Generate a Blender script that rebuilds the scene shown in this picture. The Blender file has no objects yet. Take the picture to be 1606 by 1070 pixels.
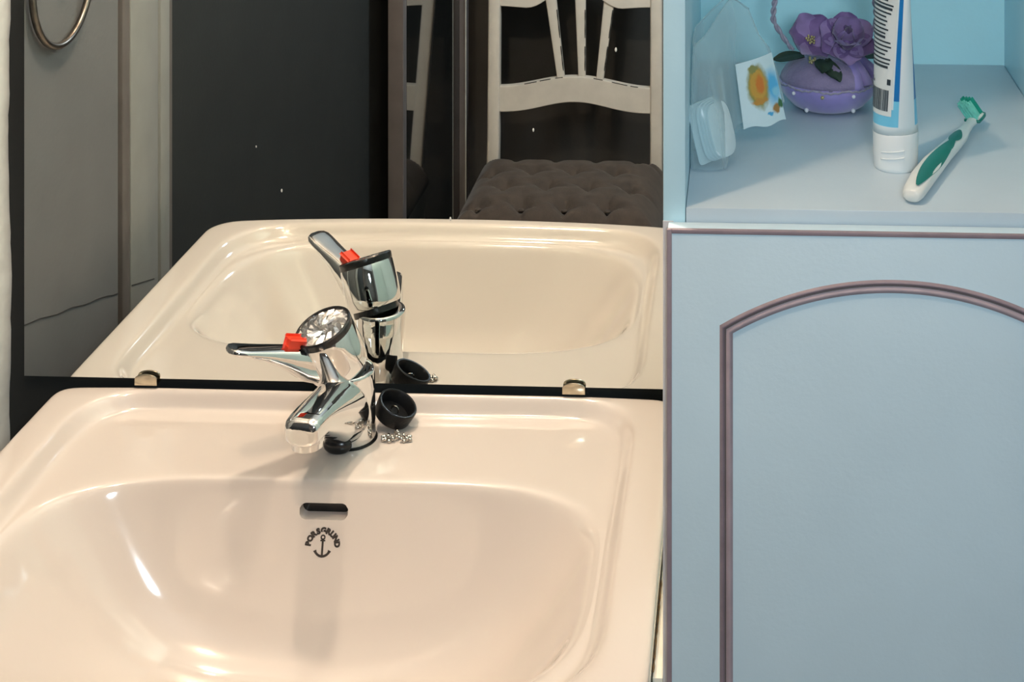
import bpy, bmesh, math, random
from mathutils import Vector, Matrix
from mathutils.bvhtree import BVHTree
random.seed(7)
scene = bpy.context.scene
COL = scene.collection
PI = math.pi

# ------------------------------------------------------------------ camera
Z0 = 0.87                                   # height of the washbasin rim
cam_d = bpy.data.cameras.new('camera')
cam = bpy.data.objects.new('camera', cam_d)
COL.objects.link(cam)
cam.location = (0, -1.41, Z0 + 0.684)
cam.rotation_euler = (PI / 2, 0, math.atan(0.0435))
cam_d.sensor_fit = 'HORIZONTAL'
cam_d.sensor_width = 36
cam_d.lens = 2395 / 1606 * 36
cam_d.shift_x = -(1063 - 803) / 1606
cam_d.shift_y = (-543 - 535) / 1606
cam_d.clip_start = 0.02
scene.camera = cam

# ------------------------------------------------------------------ world, lamps, exposure
world = bpy.data.worlds.new('world')
scene.world = world
world.use_nodes = True
world.node_tree.nodes['Background'].inputs[0].default_value = (0.55, 0.62, 0.7, 1)
world.node_tree.nodes['Background'].inputs[1].default_value = 0.05
vs = scene.view_settings
vs.view_transform = 'Standard'
vs.look = 'None'
vs.gamma = 1
vs.use_curve_mapping = False
vs.exposure = 0.57


def lamp(name, loc, watts, color, radius):
    d = bpy.data.lights.new(name, 'POINT')
    d.energy = watts
    d.color = color
    d.shadow_soft_size = radius
    o = bpy.data.objects.new(name, d)
    COL.objects.link(o)
    o.location = loc
    return o


lamp('light_over_mirror', (-0.44, -0.085, 1.95), 16.0, (1.0, 0.81, 0.62), 0.03)
lamp('light_ceiling_near', (-0.37, -0.71, 2.28), 11.5, (1.0, 0.70, 0.48), 0.03)
lamp('light_behind_viewer', (0.10, -1.56, 1.62), 16.0, (0.76, 0.90, 1.0), 0.08)


# ------------------------------------------------------------------ helpers
def srgb(r, g, b):
    def f(c):
        c /= 255
        return c / 12.92 if c <= 0.04045 else ((c + 0.055) / 1.055) ** 2.4
    return (f(r), f(g), f(b), 1)


MATS = {}


def mat(name, col=(0.8, 0.8, 0.8, 1), rough=0.5, metal=0.0, var=0.0, scale=20, bump=0.0, bscale=80,
        coat=0.0, trans=0.0, ior=1.5, sheen=0.0, spec=0.5, alpha=1.0, distort=0.0):
    if name in MATS:
        return MATS[name]
    m = bpy.data.materials.new(name)
    m.use_nodes = True
    nt = m.node_tree
    b = nt.nodes['Principled BSDF']
    b.inputs['Base Color'].default_value = col
    b.inputs['Roughness'].default_value = rough
    b.inputs['Metallic'].default_value = metal
    b.inputs['IOR'].default_value = ior
    b.inputs['Coat Weight'].default_value = coat
    b.inputs['Coat Roughness'].default_value = 0.05
    b.inputs['Transmission Weight'].default_value = trans
    b.inputs['Sheen Weight'].default_value = sheen
    b.inputs['Specular IOR Level'].default_value = spec
    b.inputs['Alpha'].default_value = alpha
    tc = nt.nodes.new('ShaderNodeTexCoord')
    if var > 0:
        n = nt.nodes.new('ShaderNodeTexNoise')
        n.inputs['Scale'].default_value = scale
        n.inputs['Detail'].default_value = 4
        n.inputs['Distortion'].default_value = distort
        nt.links.new(tc.outputs['Object'], n.inputs['Vector'])
        r = nt.nodes.new('ShaderNodeValToRGB')
        r.color_ramp.elements[0].position = 0.3
        r.color_ramp.elements[1].position = 0.7
        r.color_ramp.elements[0].color = [c * (1 - var) for c in col[:3]] + [1]
        r.color_ramp.elements[1].color = [min(1, c * (1 + var)) for c in col[:3]] + [1]
        nt.links.new(n.outputs['Fac'], r.inputs['Fac'])
        nt.links.new(r.outputs['Color'], b.inputs['Base Color'])
    if bump > 0:
        n2 = nt.nodes.new('ShaderNodeTexNoise')
        n2.inputs['Scale'].default_value = bscale
        n2.inputs['Detail'].default_value = 3
        nt.links.new(tc.outputs['Object'], n2.inputs['Vector'])
        bp = nt.nodes.new('ShaderNodeBump')
        bp.inputs['Strength'].default_value = bump
        bp.inputs['Distance'].default_value = 0.002
        nt.links.new(n2.outputs['Fac'], bp.inputs['Height'])
        nt.links.new(bp.outputs['Normal'], b.inputs['Normal'])
    MATS[name] = m
    return m


M = dict(
    ceramic=mat('ceramic', (0.645, 0.585, 0.535, 1), 0.10, coat=0.6, bump=0.02, bscale=25, var=0.015, scale=6),
    chrome=mat('chrome', (0.77, 0.77, 0.76, 1), 0.04, 1.0, bump=0.01, bscale=30),
    chain=mat('bead_chain_metal', (0.55, 0.52, 0.48, 1), 0.15, 1.0, var=0.2, scale=300),
    chrome_dark=mat('chrome_dark', (0.30, 0.29, 0.27, 1), 0.18, 1.0, var=0.2, scale=200),
    black_rubber=mat('black_rubber', (0.005, 0.0055, 0.0065, 1), 0.42, spec=0.22, var=0.2, scale=90, bump=0.15, bscale=300),
    black_plastic=mat('black_plastic', (0.008, 0.008, 0.009, 1), 0.25, var=0.2, scale=50),
    red=mat('red_plastic', srgb(226, 62, 34), 0.35, var=0.06, scale=60),
    crystal=mat('crystal', (0.80, 0.78, 0.75, 1), 0.10, 0.9, var=0.35, scale=260),
    mirror=mat('mirror_silver', (0.88, 0.92, 0.90, 1), 0.0, 1.0, var=0.01, scale=2),
    mirror_edge=mat('mirror_edge', (0.02, 0.03, 0.03, 1), 0.2, var=0.3, scale=30),
    brass=mat('clip_metal', (0.62, 0.55, 0.42, 1), 0.22, 1.0, var=0.15, scale=120),
    dark_wall=mat('dark_paint', (0.014, 0.016, 0.0155, 1), 0.75, var=0.12, scale=12, bump=0.1, bscale=180),
    dark_wall_far=mat('dark_paint_lightened', (0.060, 0.054, 0.048, 1), 0.75, var=0.12, scale=12, bump=0.1, bscale=180),  # charcoal wall paint, its colour lightened to make up for dim light
    greige=mat('greige_plaster', (0.150, 0.148, 0.148, 1), 0.8, var=0.07, scale=9, bump=0.12, bscale=150),
    trim_white=mat('white_trim_paint', (0.66, 0.67, 0.63, 1), 0.5, var=0.08, scale=60, bump=0.3, bscale=60),
    casing=mat('casing_paint', (0.30, 0.298, 0.28, 1), 0.5, var=0.06, scale=20),
    casing_brown=mat('casing_moulding', (0.15, 0.13, 0.12, 1), 0.5, var=0.12, scale=20),
    casing_dark=mat('casing_groove', (0.030, 0.027, 0.026, 1), 0.6, var=0.1, scale=20),
    ceiling=mat('ceiling_paint', (0.75, 0.74, 0.72, 1), 0.85, var=0.02, scale=5),
    floor=mat('floor_vinyl', (0.16, 0.14, 0.12, 1), 0.45, var=0.2, scale=8),
    blue=mat('pale_blue_paint', (0.54, 0.79, 0.88, 1), 0.36, var=0.03, scale=15, bump=0.06, bscale=260),
    blue_shelf=mat('pale_blue_shelf_lit', (0.52, 0.63, 0.70, 1), 0.36, var=0.03, scale=15, bump=0.06, bscale=260),  # cabinet paint with the warm light on the shelf mixed into its colour
    blue_back=mat('aqua_back_panel_lit', (0.54, 0.90, 0.97, 1), 0.4, var=0.03, scale=15, bump=0.06, bscale=260),  # aqua paint, its colour raised to hold the cool light on the back
    blue_door=mat('pale_blue_door', (0.62, 0.80, 0.89, 1), 0.42, var=0.03, scale=10, bump=0.06, bscale=300),
    mauve=mat('mauve_paint', (0.30, 0.235, 0.26, 1), 0.5, var=0.10, scale=70),
    mauve_light=mat('mauve_pale_paint', (0.46, 0.37, 0.40, 1), 0.5, var=0.10, scale=70),
    edge_grey=mat('pale_grey_edge', (0.56, 0.55, 0.57, 1), 0.45, var=0.06, scale=60),
    silicone=mat('sealant', (0.80, 0.76, 0.66, 1), 0.5, var=0.08, scale=60),
    rust=mat('rust_stain', (0.30, 0.17, 0.08, 1), 0.8, var=0.4, scale=120),
    ink=mat('mark_ink', (0.028, 0.022, 0.020, 1), 0.35, var=0.3, scale=400),
    white_plastic=mat('white_plastic', (0.80, 0.86, 0.87, 1), 0.32, var=0.02, scale=40),
    tube_white=mat('tube_white', (0.74, 0.84, 0.87, 1), 0.28, var=0.02, scale=30),
    tube_blue=mat('tube_blue', srgb(28, 120, 190), 0.28, var=0.08, scale=30),
    tube_sky=mat('tube_pale_blue', srgb(120, 205, 238), 0.28, var=0.05, scale=30),
    tube_ink=mat('tube_ink', (0.03, 0.04, 0.05, 1), 0.4, var=0.2, scale=200),
    label_paper=mat('label_paper', (0.72, 0.78, 0.78, 1), 0.5, var=0.03, scale=50),
    green=mat('teal_rubber', srgb(0, 118, 104), 0.35, var=0.06, scale=60),
    green_bristle=mat('teal_bristle', srgb(0, 140, 120), 0.5, var=0.15, scale=200),
    aqua_bristle=mat('aqua_bristle', srgb(110, 200, 185), 0.5, var=0.15, scale=200),
    brush_white=mat('brush_white', (0.80, 0.84, 0.80, 1), 0.28, var=0.02, scale=40),
    satin=mat('lilac_satin', srgb(152, 138, 200), 0.32, var=0.10, scale=60, sheen=0.6, bump=0.15, bscale=90),
    lilac_cloth=mat('lilac_cloth', srgb(140, 126, 160), 0.75, var=0.10, scale=120, sheen=0.4, bump=0.4, bscale=500),
    petal=mat('purple_petal', srgb(122, 94, 148), 0.6, var=0.22, scale=90, sheen=0.3),
    petal_pale=mat('pale_purple_petal', srgb(152, 128, 178), 0.6, var=0.18, scale=90, sheen=0.3),
    leaf=mat('dark_green_leaf', srgb(44, 62, 48), 0.55, var=0.25, scale=80),
    gold=mat('gold_thread', srgb(190, 178, 130), 0.35, 0.4, var=0.2, scale=200),
    cord=mat('silver_lilac_cord', srgb(168, 160, 178), 0.42, var=0.25, scale=300),
    pearl=mat('pearl', (0.86, 0.86, 0.88, 1), 0.12, coat=0.8, var=0.02, scale=100),
    pad=mat('cotton_white', (0.76, 0.90, 0.93, 1), 0.7, var=0.03, scale=60),
    chair_paint=mat('cream_chair_paint', (0.64, 0.58, 0.50, 1), 0.5, var=0.06, scale=25, bump=0.1, bscale=120),
    worn=mat('worn_dark_wood', (0.02, 0.018, 0.014, 1), 0.7, var=0.3, scale=100),
    velvet=mat('brown_velvet', (0.076, 0.054, 0.040, 1), 0.85, var=0.18, scale=45, sheen=0.12, bump=0.3, bscale=300),
    post=mat('grey_brown_metal', (0.20, 0.175, 0.172, 1), 0.5, 0.2, var=0.08, scale=25),
    smoke_glass=mat('smoked_glass', (0.012, 0.013, 0.013, 1), 0.03, spec=0.9, var=0.1, scale=10),
    spot=mat('dried_water_spot', (0.62, 0.62, 0.60, 1), 0.7, var=0.2, scale=400),
    ring_metal=mat('aged_bronze_ring', (0.21, 0.18, 0.155, 1), 0.34, 1.0, var=0.2, scale=90),
)


def clear_film():
    m = bpy.data.materials.new('clear_film')
    m.use_nodes = True
    nt = m.node_tree
    nt.nodes.clear()
    o = nt.nodes.new('ShaderNodeOutputMaterial')
    t = nt.nodes.new('ShaderNodeBsdfTransparent')
    t.inputs[0].default_value = (0.86, 0.92, 0.93, 1)
    g = nt.nodes.new('ShaderNodeBsdfPrincipled')
    g.inputs['Base Color'].default_value = (0.75, 0.88, 0.9, 1)
    g.inputs['Roughness'].default_value = 0.16
    lw = nt.nodes.new('ShaderNodeLayerWeight')
    lw.inputs[0].default_value = 0.35
    mr = nt.nodes.new('ShaderNodeMapRange')
    mr.inputs[3].default_value = 0.16
    mr.inputs[4].default_value = 0.75
    mx = nt.nodes.new('ShaderNodeMixShader')
    nt.links.new(lw.outputs['Facing'], mr.inputs[0])
    nt.links.new(mr.outputs[0], mx.inputs[0])
    nt.links.new(t.outputs[0], mx.inputs[1])
    nt.links.new(g.outputs[0], mx.inputs[2])
    nt.links.new(mx.outputs[0], o.inputs[0])
    return m


M['film'] = clear_film()


def link(o, parent=None):
    COL.objects.link(o)
    if parent is not None:
        o.parent = parent
    return o


def mesh_obj(name, verts, faces, m, parent=None, smooth=False, sharp=None):
    me = bpy.data.meshes.new(name)
    me.from_pydata([tuple(v) for v in verts], [], faces)
    me.validate()
    bm = bmesh.new()
    bm.from_mesh(me)
    bmesh.ops.recalc_face_normals(bm, faces=bm.faces)
    bm.to_mesh(me)
    bm.free()
    return finish(name, me, m, parent, smooth, sharp)


def finish(name, me, m, parent=None, smooth=False, sharp=None):
    mm = m if isinstance(m, (list, tuple)) else [m]
    for k in mm:
        me.materials.append(k)
    if smooth:
        me.polygons.foreach_set('use_smooth', [True] * len(me.polygons))
        if sharp:
            me.set_sharp_from_angle(angle=math.radians(sharp))
    o = bpy.data.objects.new(name, me)
    return link(o, parent)


def bm_obj(name, bm, m, parent=None, smooth=False, sharp=None):
    bmesh.ops.recalc_face_normals(bm, faces=bm.faces)
    me = bpy.data.meshes.new(name)
    bm.to_mesh(me)
    bm.free()
    return finish(name, me, m, parent, smooth, sharp)


def box(name, lo, hi, m, parent=None, bev=0.0, seg=2):
    bm = bmesh.new()
    bmesh.ops.create_cube(bm, size=1)
    for v in bm.verts:
        v.co = Vector([(lo[i] + hi[i]) / 2 + v.co[i] * (hi[i] - lo[i]) for i in range(3)])
    if bev:
        bmesh.ops.bevel(bm, geom=list(bm.edges), offset=bev, segments=seg, profile=0.5, affect='EDGES')
    return bm_obj(name, bm, m, parent, smooth=bool(bev), sharp=40 if bev else None)


def frame_from(axis, hint=None):
    w = Vector(axis).normalized()
    h = Vector(hint) if hint is not None else (Vector((0, 0, 1)) if abs(w.z) < 0.9 else Vector((1, 0, 0)))
    u = (h - w * h.dot(w)).normalized()
    v = w.cross(u)
    return u, v, w


def lathe_data(profile, n=40, origin=(0, 0, 0), axis=(0, 0, 1), cap0=True, cap1=True):
    u, v, w = frame_from(axis)
    o = Vector(origin)
    vs_, fs = [], []
    for (r, h) in profile:
        for k in range(n):
            a = 2 * PI * k / n
            vs_.append(o + w * h + (u * math.cos(a) + v * math.sin(a)) * r)
    for i in range(len(profile) - 1):
        for k in range(n):
            fs.append((i * n + k, i * n + (k + 1) % n, (i + 1) * n + (k + 1) % n, (i + 1) * n + k))
    if cap0:
        fs.append(tuple(range(n))[::-1])
    if cap1:
        b = (len(profile) - 1) * n
        fs.append(tuple(range(b, b + n)))
    return vs_, fs


def lathe(name, profile, m, parent=None, n=40, origin=(0, 0, 0), axis=(0, 0, 1), smooth=True, sharp=35, **k):
    v, f = lathe_data(profile, n, origin, axis, **k)
    return mesh_obj(name, v, f, m, parent, smooth, sharp)


def tube_data(path, rad, n=10, cap=True, closed=False):
    P = [Vector(p) for p in path]
    rads = rad if isinstance(rad, (list, tuple)) else [rad] * len(P)
    vs_, fs = [], []
    prev = None
    L = len(P)
    for i, p in enumerate(P):
        if closed:
            t = (P[(i + 1) % L] - P[i - 1]).normalized()
        else:
            t = (P[min(i + 1, L - 1)] - P[max(i - 1, 0)]).normalized()
        if prev is None:
            prev, _, _ = frame_from(t)
        u = (prev - t * prev.dot(t)).normalized()
        prev = u
        v = t.cross(u)
        for k in range(n):
            a = 2 * PI * k / n
            vs_.append(p + (u * math.cos(a) + v * math.sin(a)) * rads[i])
    for i in range(L if closed else L - 1):
        j = (i + 1) % L
        for k in range(n):
            fs.append((i * n + k, i * n + (k + 1) % n, j * n + (k + 1) % n, j * n + k))
    if cap and not closed:
        fs.append(tuple(range(n))[::-1])
        fs.append(tuple(range((L - 1) * n, L * n)))
    return vs_, fs


def tube(name, path, rad, m, parent=None, n=10, closed=False):
    v, f = tube_data(path, rad, n, closed=closed)
    return mesh_obj(name, v, f, m, parent, True, 60)


def merge(datas):
    V, F = [], []
    for v, f in datas:
        o = len(V)
        V += list(v)
        F += [tuple(i + o for i in t) for t in f]
    return V, F


def loft_data(sections, cap=True):
    n = len(sections[0])
    V, F = [], []
    for s in sections:
        V += list(s)
    for i in range(len(sections) - 1):
        for k in range(n):
            F.append((i * n + k, i * n + (k + 1) % n, (i + 1) * n + (k + 1) % n, (i + 1) * n + k))
    if cap:
        F.append(tuple(range(n))[::-1])
        F.append(tuple(range((len(sections) - 1) * n, len(sections) * n)))
    return V, F


def sup(u, n):
    return math.copysign(abs(u) ** (2 / n), u)


def section(c, u, v, a, b, n=24, e=2.6):
    c, u, v = Vector(c), Vector(u), Vector(v)
    return [c + u * a * sup(math.cos(2 * PI * k / n), e) + v * b * sup(math.sin(2 * PI * k / n), e) for k in range(n)]


def prism(name, outline, axis_vec, m, parent=None, bev=0.0):
    """outline: list of 3-D points, extruded by axis_vec"""
    n = len(outline)
    a = Vector(axis_vec)
    V = [Vector(p) for p in outline] + [Vector(p) + a for p in outline]
    F = [tuple(range(n))[::-1], tuple(range(n, 2 * n))]
    F += [(k, (k + 1) % n, n + (k + 1) % n, n + k) for k in range(n)]
    me = bpy.data.meshes.new(name)
    me.from_pydata([tuple(v) for v in V], [], F)
    bm = bmesh.new()
    bm.from_mesh(me)
    bmesh.ops.recalc_face_normals(bm, faces=bm.faces)
    if bev:
        es = [e for e in bm.edges if len(e.link_faces) == 2 and e.calc_face_angle() > 0.6]
        bmesh.ops.bevel(bm, geom=es, offset=bev, segments=2, profile=0.5, affect='EDGES')
    bpy.data.meshes.remove(me)
    return bm_obj(name, bm, m, parent, smooth=bool(bev), sharp=40 if bev else None)


def sphere_data(c, r, seg=10, rings=6, sc=(1, 1, 1)):
    V, F = [], []
    c = Vector(c)
    for i in range(1, rings):
        t = PI * i / rings
        for k in range(seg):
            a = 2 * PI * k / seg
            V.append(c + Vector((math.sin(t) * math.cos(a) * sc[0], math.sin(t) * math.sin(a) * sc[1], math.cos(t) * sc[2])) * r)
    V += [c + Vector((0, 0, r * sc[2])), c - Vector((0, 0, r * sc[2]))]
    a, b = len(V) - 2, len(V) - 1
    for i in range(rings - 2):
        for k in range(seg):
            F.append((i * seg + k, i * seg + (k + 1) % seg, (i + 1) * seg + (k + 1) % seg, (i + 1) * seg + k))
    for k in range(seg):
        F.append((a, (k + 1) % seg, k))
        F.append((b, (rings - 2) * seg + k, (rings - 2) * seg + (k + 1) % seg))
    return V, F


def thing(name, label, cat, loc, group=None):
    o = bpy.data.objects.new(name, None)
    o.empty_display_size = 0.02
    COL.objects.link(o)
    o['label'] = label
    o['category'] = cat
    if group:
        o['group'] = group
    o['_loc'] = tuple(loc)
    return o


def settle(o):
    """move the Empty to the base of the thing while its parts keep their place"""
    loc = Vector(o['_loc'])
    del o['_loc']
    o.location = loc
    for ch in o.children:
        ch.data.transform(Matrix.Translation(-loc))
        for g in ch.children:
            g.data.transform(Matrix.Translation(-loc))


def struct(o, label=None):
    o['kind'] = 'structure'
    if label:
        o['label'] = label
    return o


# ------------------------------------------------------------------ room shell
WL = -0.699       # face of the left wall
WR = 0.95
YB = -2.24        # wall behind the camera
H = 2.42
struct(box('wall_back', (WL - 0.12, 0, 0), (WR + 0.12, 0.12, H), M['dark_wall']), 'dark charcoal painted wall behind mirror and basin')
wl = struct(box('wall_left', (WL - 0.12, -0.283, 0), (WL, 0, H), M['greige']), 'grey plaster wall seen in the left of the mirror')
struct(box('wall_front', (WL - 0.12, YB - 0.12, 0), (WR + 0.12, YB, H), M['dark_wall_far']), 'dark charcoal wall behind the chair, seen in mirror')
struct(box('wall_right', (WR, YB, 0), (WR + 0.12, 0, H), M['greige']), 'grey plaster wall beyond the blue cabinet')
struct(box('floor', (WL - 0.12, YB - 0.12, -0.1), (WR + 0.12, 0.12, 0), M['floor']), 'dark vinyl floor below the basin')
struct(box('ceiling', (WL - 0.12, YB - 0.12, H), (WR + 0.12, 0.12, H + 0.1), M['ceiling']), 'white ceiling above the basin')

# thin dark line sloping down the left wall
pts = []
for k in range(23):
    t = k / 22
    y = -0.004 - t * 0.278
    z = Z0 + 0.048 - t * 0.0775 + 0.0008 * math.sin(k * 1.1) + random.uniform(-0.0003, 0.0003)
    pts.append((WL + 0.0002, y, z))
tube('dark_line', pts, 0.0005, M['casing_dark'], wl, n=6)

# white painted corner bead with a wavy hand-cut paint edge
V, F = [], []
zs = [i * H / 240 for i in range(241)]
wob = 0
for i, z in enumerate(zs):
    wob = 0.8 * wob + random.uniform(-0.0007, 0.0007)
    V += [(WL, 0, z), (WL, -0.020, z), (WL + 0.004, -0.017 + wob * 0.4, z), (WL + 0.0065 + wob * 0.5, -0.006, z), (WL + 0.0085 + wob, 0, z)]
for i in range(240):
    for k in range(4):
        F.append((i * 5 + k, i * 5 + k + 1, i * 5 + 6 + k, i * 5 + 5 + k))
struct(mesh_obj('trim_1', V, F, M['trim_white'], None, True), 'white painted corner bead at far left edge')

# door casing on the left wall, seen only in the mirror
dr = struct(box('door_1', (WL - 0.06, -1.55, 0), (WL - 0.004, -0.4475, 2.1), M['dark_wall']), 'dark charcoal door leaf seen in mirror')
struct(box('wall_left_far', (WL - 0.12, YB, 0), (WL - 0.004, -1.55, H), M['dark_wall']), 'dark wall at the side of the chair')
struct(box('wall_left_header', (WL - 0.12, -1.55, 2.1), (WL - 0.004, -0.283, H), M['greige']), 'plaster above the dark door')
cs = struct(box('trim_2', (WL - 0.12, -0.3980, 0), (WL + 0.001, -0.3170, 2.1), M['casing'], None, 0.001), 'flat grey board of the door casing in mirror')
box('groove', (WL - 0.12, -0.2955, 0), (WL - 0.008, -0.283, 2.1), M['casing_dark'], cs)
box('moulding', (WL - 0.12, -0.3165, 0), (WL + 0.0005, -0.2955, 2.1), M['casing_brown'], cs, 0.002)
box('shadow_gap', (WL - 0.12, -0.4075, 0), (WL - 0.030, -0.3980, 2.1), M['casing_dark'], cs)
tube('dark_line', [(WL + 0.0011, -0.3190 - 0.0060 * k, Z0 - 0.0365 - 0.00175 * k) for k in range(12)], 0.0005, M['casing_dark'], cs, n=6)  # thin dark line continued across the casing board
box('jamb', (WL - 0.12, -0.4345, 0), (WL + 0.001, -0.4070, 2.1), M['casing'], cs, 0.001)
box('stop', (WL - 0.12, -0.4475, 0), (WL - 0.001, -0.4345, 2.1), M['casing_brown'], cs)

# ------------------------------------------------------------------ mirror
MB, MT = Z0 + 0.0078, 1.98
ML, MR = -0.6735, -0.052
YM = -0.008
mr = thing('wall_mirror', 'frameless wall mirror behind the white basin, held by two clips', 'mirror', ((ML + MR) / 2, -0.004, MB))
bmx = bmesh.new()
v4 = [bmx.verts.new(p) for p in ((ML, YM, MB), (MR, YM, MB), (MR, YM, MT), (ML, YM, MT))]
bmx.faces.new(v4)
bm_obj('glass', bmx, M['mirror'], mr)
box('backing', (ML, YM + 0.0003, MB), (MR, -0.001, MT), M['mirror_edge'], mr)
for cx_ in (-0.5562, -0.1566):
    w, hh = 0.0105, 0.0078
    base = MB - 0.0035
    ol = [(cx_ - w, YM - 0.0048, base), (cx_ + w, YM - 0.0048, base), (cx_ + w, YM - 0.0048, base + hh * 0.62)]
    for k in range(1, 9):
        a = PI * k / 9
        ol.append((cx_ + w * math.cos(a), YM - 0.0048, base + hh * 0.62 + 0.0045 * math.sin(a)))
    ol.append((cx_ - w, YM - 0.0048, base + hh * 0.62))
    cl = prism('clip', ol, (0, 0.0016, 0), M['brass'], mr, 0.0004)
    box('clip_foot', (cx_ - w, YM - 0.0046, base - 0.001), (cx_ + w, -0.0005, base + 0.0006), M['brass'], cl)
for (x, z, r) in ((-0.118, 1.1895, 0.0019), (-0.1944, 1.1145, 0.0016), (-0.4535, 1.0955, 0.0010), (-0.4295, 1.055, 0.0015), (-0.2715, 1.0312, 0.0017)):
    mesh_obj('water_spot', *sphere_data((x, YM - 0.0001, z), r, 8, 5, (0.55, 0.12, 1.1)), M['spot'], mr, True)
settle(mr)

# ------------------------------------------------------------------ washbasin
SX = -0.3515


def radius(phi, cxy, spec):
    """distance from cxy along phi to the outline: rounded rectangle with bowed front, or superellipse"""
    dx, dy = math.cos(phi), math.sin(phi)

    def inside(x, y):
        if spec[0] == 'S':
            _, a, yb, yf, ym, nb, nf = spec
            if y > ym:
                return abs(x / a) ** nb + ((y - ym) / (yb - ym)) ** nb < 1
            return abs(x / a) ** nf + ((ym - y) / (ym - yf)) ** nf < 1
        _, a, yb, yf, bow, rb, rf = spec
        ax = abs(x)
        yfx = yf - bow * (1 - min(1, ax / a) ** 2)
        if ax > a or y > yb or y < yfx:
            return False
        if y > yb - rb and ax > a - rb:
            return (ax - a + rb) ** 2 + (y - yb + rb) ** 2 < rb * rb
        if y < yfx + rf and ax > a - rf:
            return (ax - a + rf) ** 2 + (y - yfx - rf) ** 2 < rf * rf
        return True
    lo, hi = 0.0, 0.6
    for _ in range(36):
        r = (lo + hi) / 2
        if inside(cxy[0] + dx * r - SX, cxy[1] + dy * r):
            lo = r
        else:
            hi = r
    return lo


DC = (SX, -0.236)
BOWL = ('S', 0.2395, -0.1285, -0.4080, -0.236, 3.9, 4.2)
STEPB = ('R', 0.2420, -0.0215, -0.3990, 0.0140, 0.032, 0.050)
STEPT = ('R', 0.2560, -0.0130, -0.4105, 0.0160, 0.042, 0.056)
OUT = ('R', 0.2885, -0.0090, -0.4230, 0.0195, 0.014, 0.030)
N = 288
rings = []


def ring(fn):
    rings.append([fn(2 * PI * k / N) for k in range(N)])


def lerp_ring(A, B, t, z):
    def fn(p):
        ra, rb = RAD[A][p], RAD[B][p]
        r = ra + (rb - ra) * t
        return Vector((DC[0] + math.cos(p) * r, DC[1] + math.sin(p) * r, Z0 + z))
    ring(fn)


RAD = {k: {} for k in ('DR', 'BOWL', 'STEPB', 'STEPT', 'OUT')}
for k in range(N):
    p = 2 * PI * k / N
    RAD['DR'][p] = 0.022
    for nm, sp in (('BOWL', BOWL), ('STEPB', STEPB), ('STEPT', STEPT), ('OUT', OUT)):
        RAD[nm][p] = radius(p, DC, sp)
    RAD['STEPT'][p] = min(RAD['STEPT'][p], RAD['OUT'][p] - 0.004)
    RAD['STEPB'][p] = min(RAD['STEPB'][p], RAD['STEPT'][p] - 0.006)
    RAD['BOWL'][p] = min(RAD['BOWL'][p], RAD['STEPB'][p] - 0.005)
ps = [2 * PI * k / N for k in range(N)]
for nm, span in (('STEPT', 3), ('STEPB', 4), ('BOWL', 6)):          # soften the corners where outlines close up
    for _ in range(2):
        old = [RAD[nm][p] for p in ps]
        for k, p in enumerate(ps):
            RAD[nm][p] = sum(old[(k + q) % N] for q in range(-span, span + 1)) / (2 * span + 1)
lerp_ring('DR', 'BOWL', -0.02, -0.170)
lerp_ring('DR', 'BOWL', 0.0, -0.153)
for t, z in ((0.03, -0.1515), (0.12, -0.1500), (0.25, -0.1465), (0.38, -0.1405), (0.50, -0.1305), (0.60, -0.1175), (0.69, -0.1005), (0.735, -0.0895),
             (0.77, -0.0805), (0.805, -0.0710), (0.84, -0.0610), (0.87, -0.0520), (0.90, -0.0430), (0.935, -0.0318), (0.960, -0.0236), (0.98, -0.0187), (1.0, -0.0168)):
    lerp_ring('DR', 'BOWL', t, z)
for t, z in ((0.10, -0.0163), (0.35, -0.0160), (0.65, -0.0160), (0.88, -0.0158), (1.0, -0.0150)):
    lerp_ring('BOWL', 'STEPB', t, z)
for t, z in ((0.18, -0.0136), (0.36, -0.0110), (0.52, -0.0078), (0.68, -0.0044), (0.84, -0.0019), (1.0, -0.0006)):
    lerp_ring('STEPB', 'STEPT', t, z)
for t, z in ((0.10, -0.0002), (0.35, 0.0), (0.65, 0.0), (0.86, -0.0001), (0.95, -0.0009), (0.99, -0.0032), (1.0, -0.0065), (1.0, -0.012), (1.0, -0.046), (0.985, -0.052), (0.90, -0.056)):
    lerp_ring('STEPT', 'OUT', t, z)
for t, z in ((0.93, -0.10), (0.80, -0.150), (0.55, -0.178), (0.2, -0.19)):
    lerp_ring('DR', 'BOWL', t, z)
V, F = loft_data(rings, cap=False)
n = N
Lr = len(rings) - 1
me = bpy.data.meshes.new('basin_cage')
me.from_pydata([tuple(v) for v in V], [], F)
bm = bmesh.new()
bm.from_mesh(me)
bmesh.ops.recalc_face_normals(bm, faces=bm.faces)
bm.to_mesh(me)
bm.free()
cage = bpy.data.objects.new('basin_cage', me)
COL.objects.link(cage)
sub = cage.modifiers.new('s', 'SUBSURF')
sub.levels = sub.render_levels = 1
dg = bpy.context.evaluated_depsgraph_get()
sub_me = bpy.data.meshes.new_from_object(cage.evaluated_get(dg))
bvh = BVHTree.FromPolygons([v.co.copy() for v in sub_me.vertices], [tuple(p.vertices) for p in sub_me.polygons])
# overflow slot: a real opening cut into the back of the bowl
OVX, OVZ = -0.3545, Z0 - 0.0400
hit, nor, _, _ = bvh.ray_cast(Vector((OVX, -0.22, OVZ)), Vector((0, 1, 0)))
OVY = hit.y
hw, hh = 0.0210, 0.0062


def slot_d(x, z):
    return math.hypot(max(abs(x - OVX) - (hw - hh), 0), z - OVZ) - hh


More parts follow.
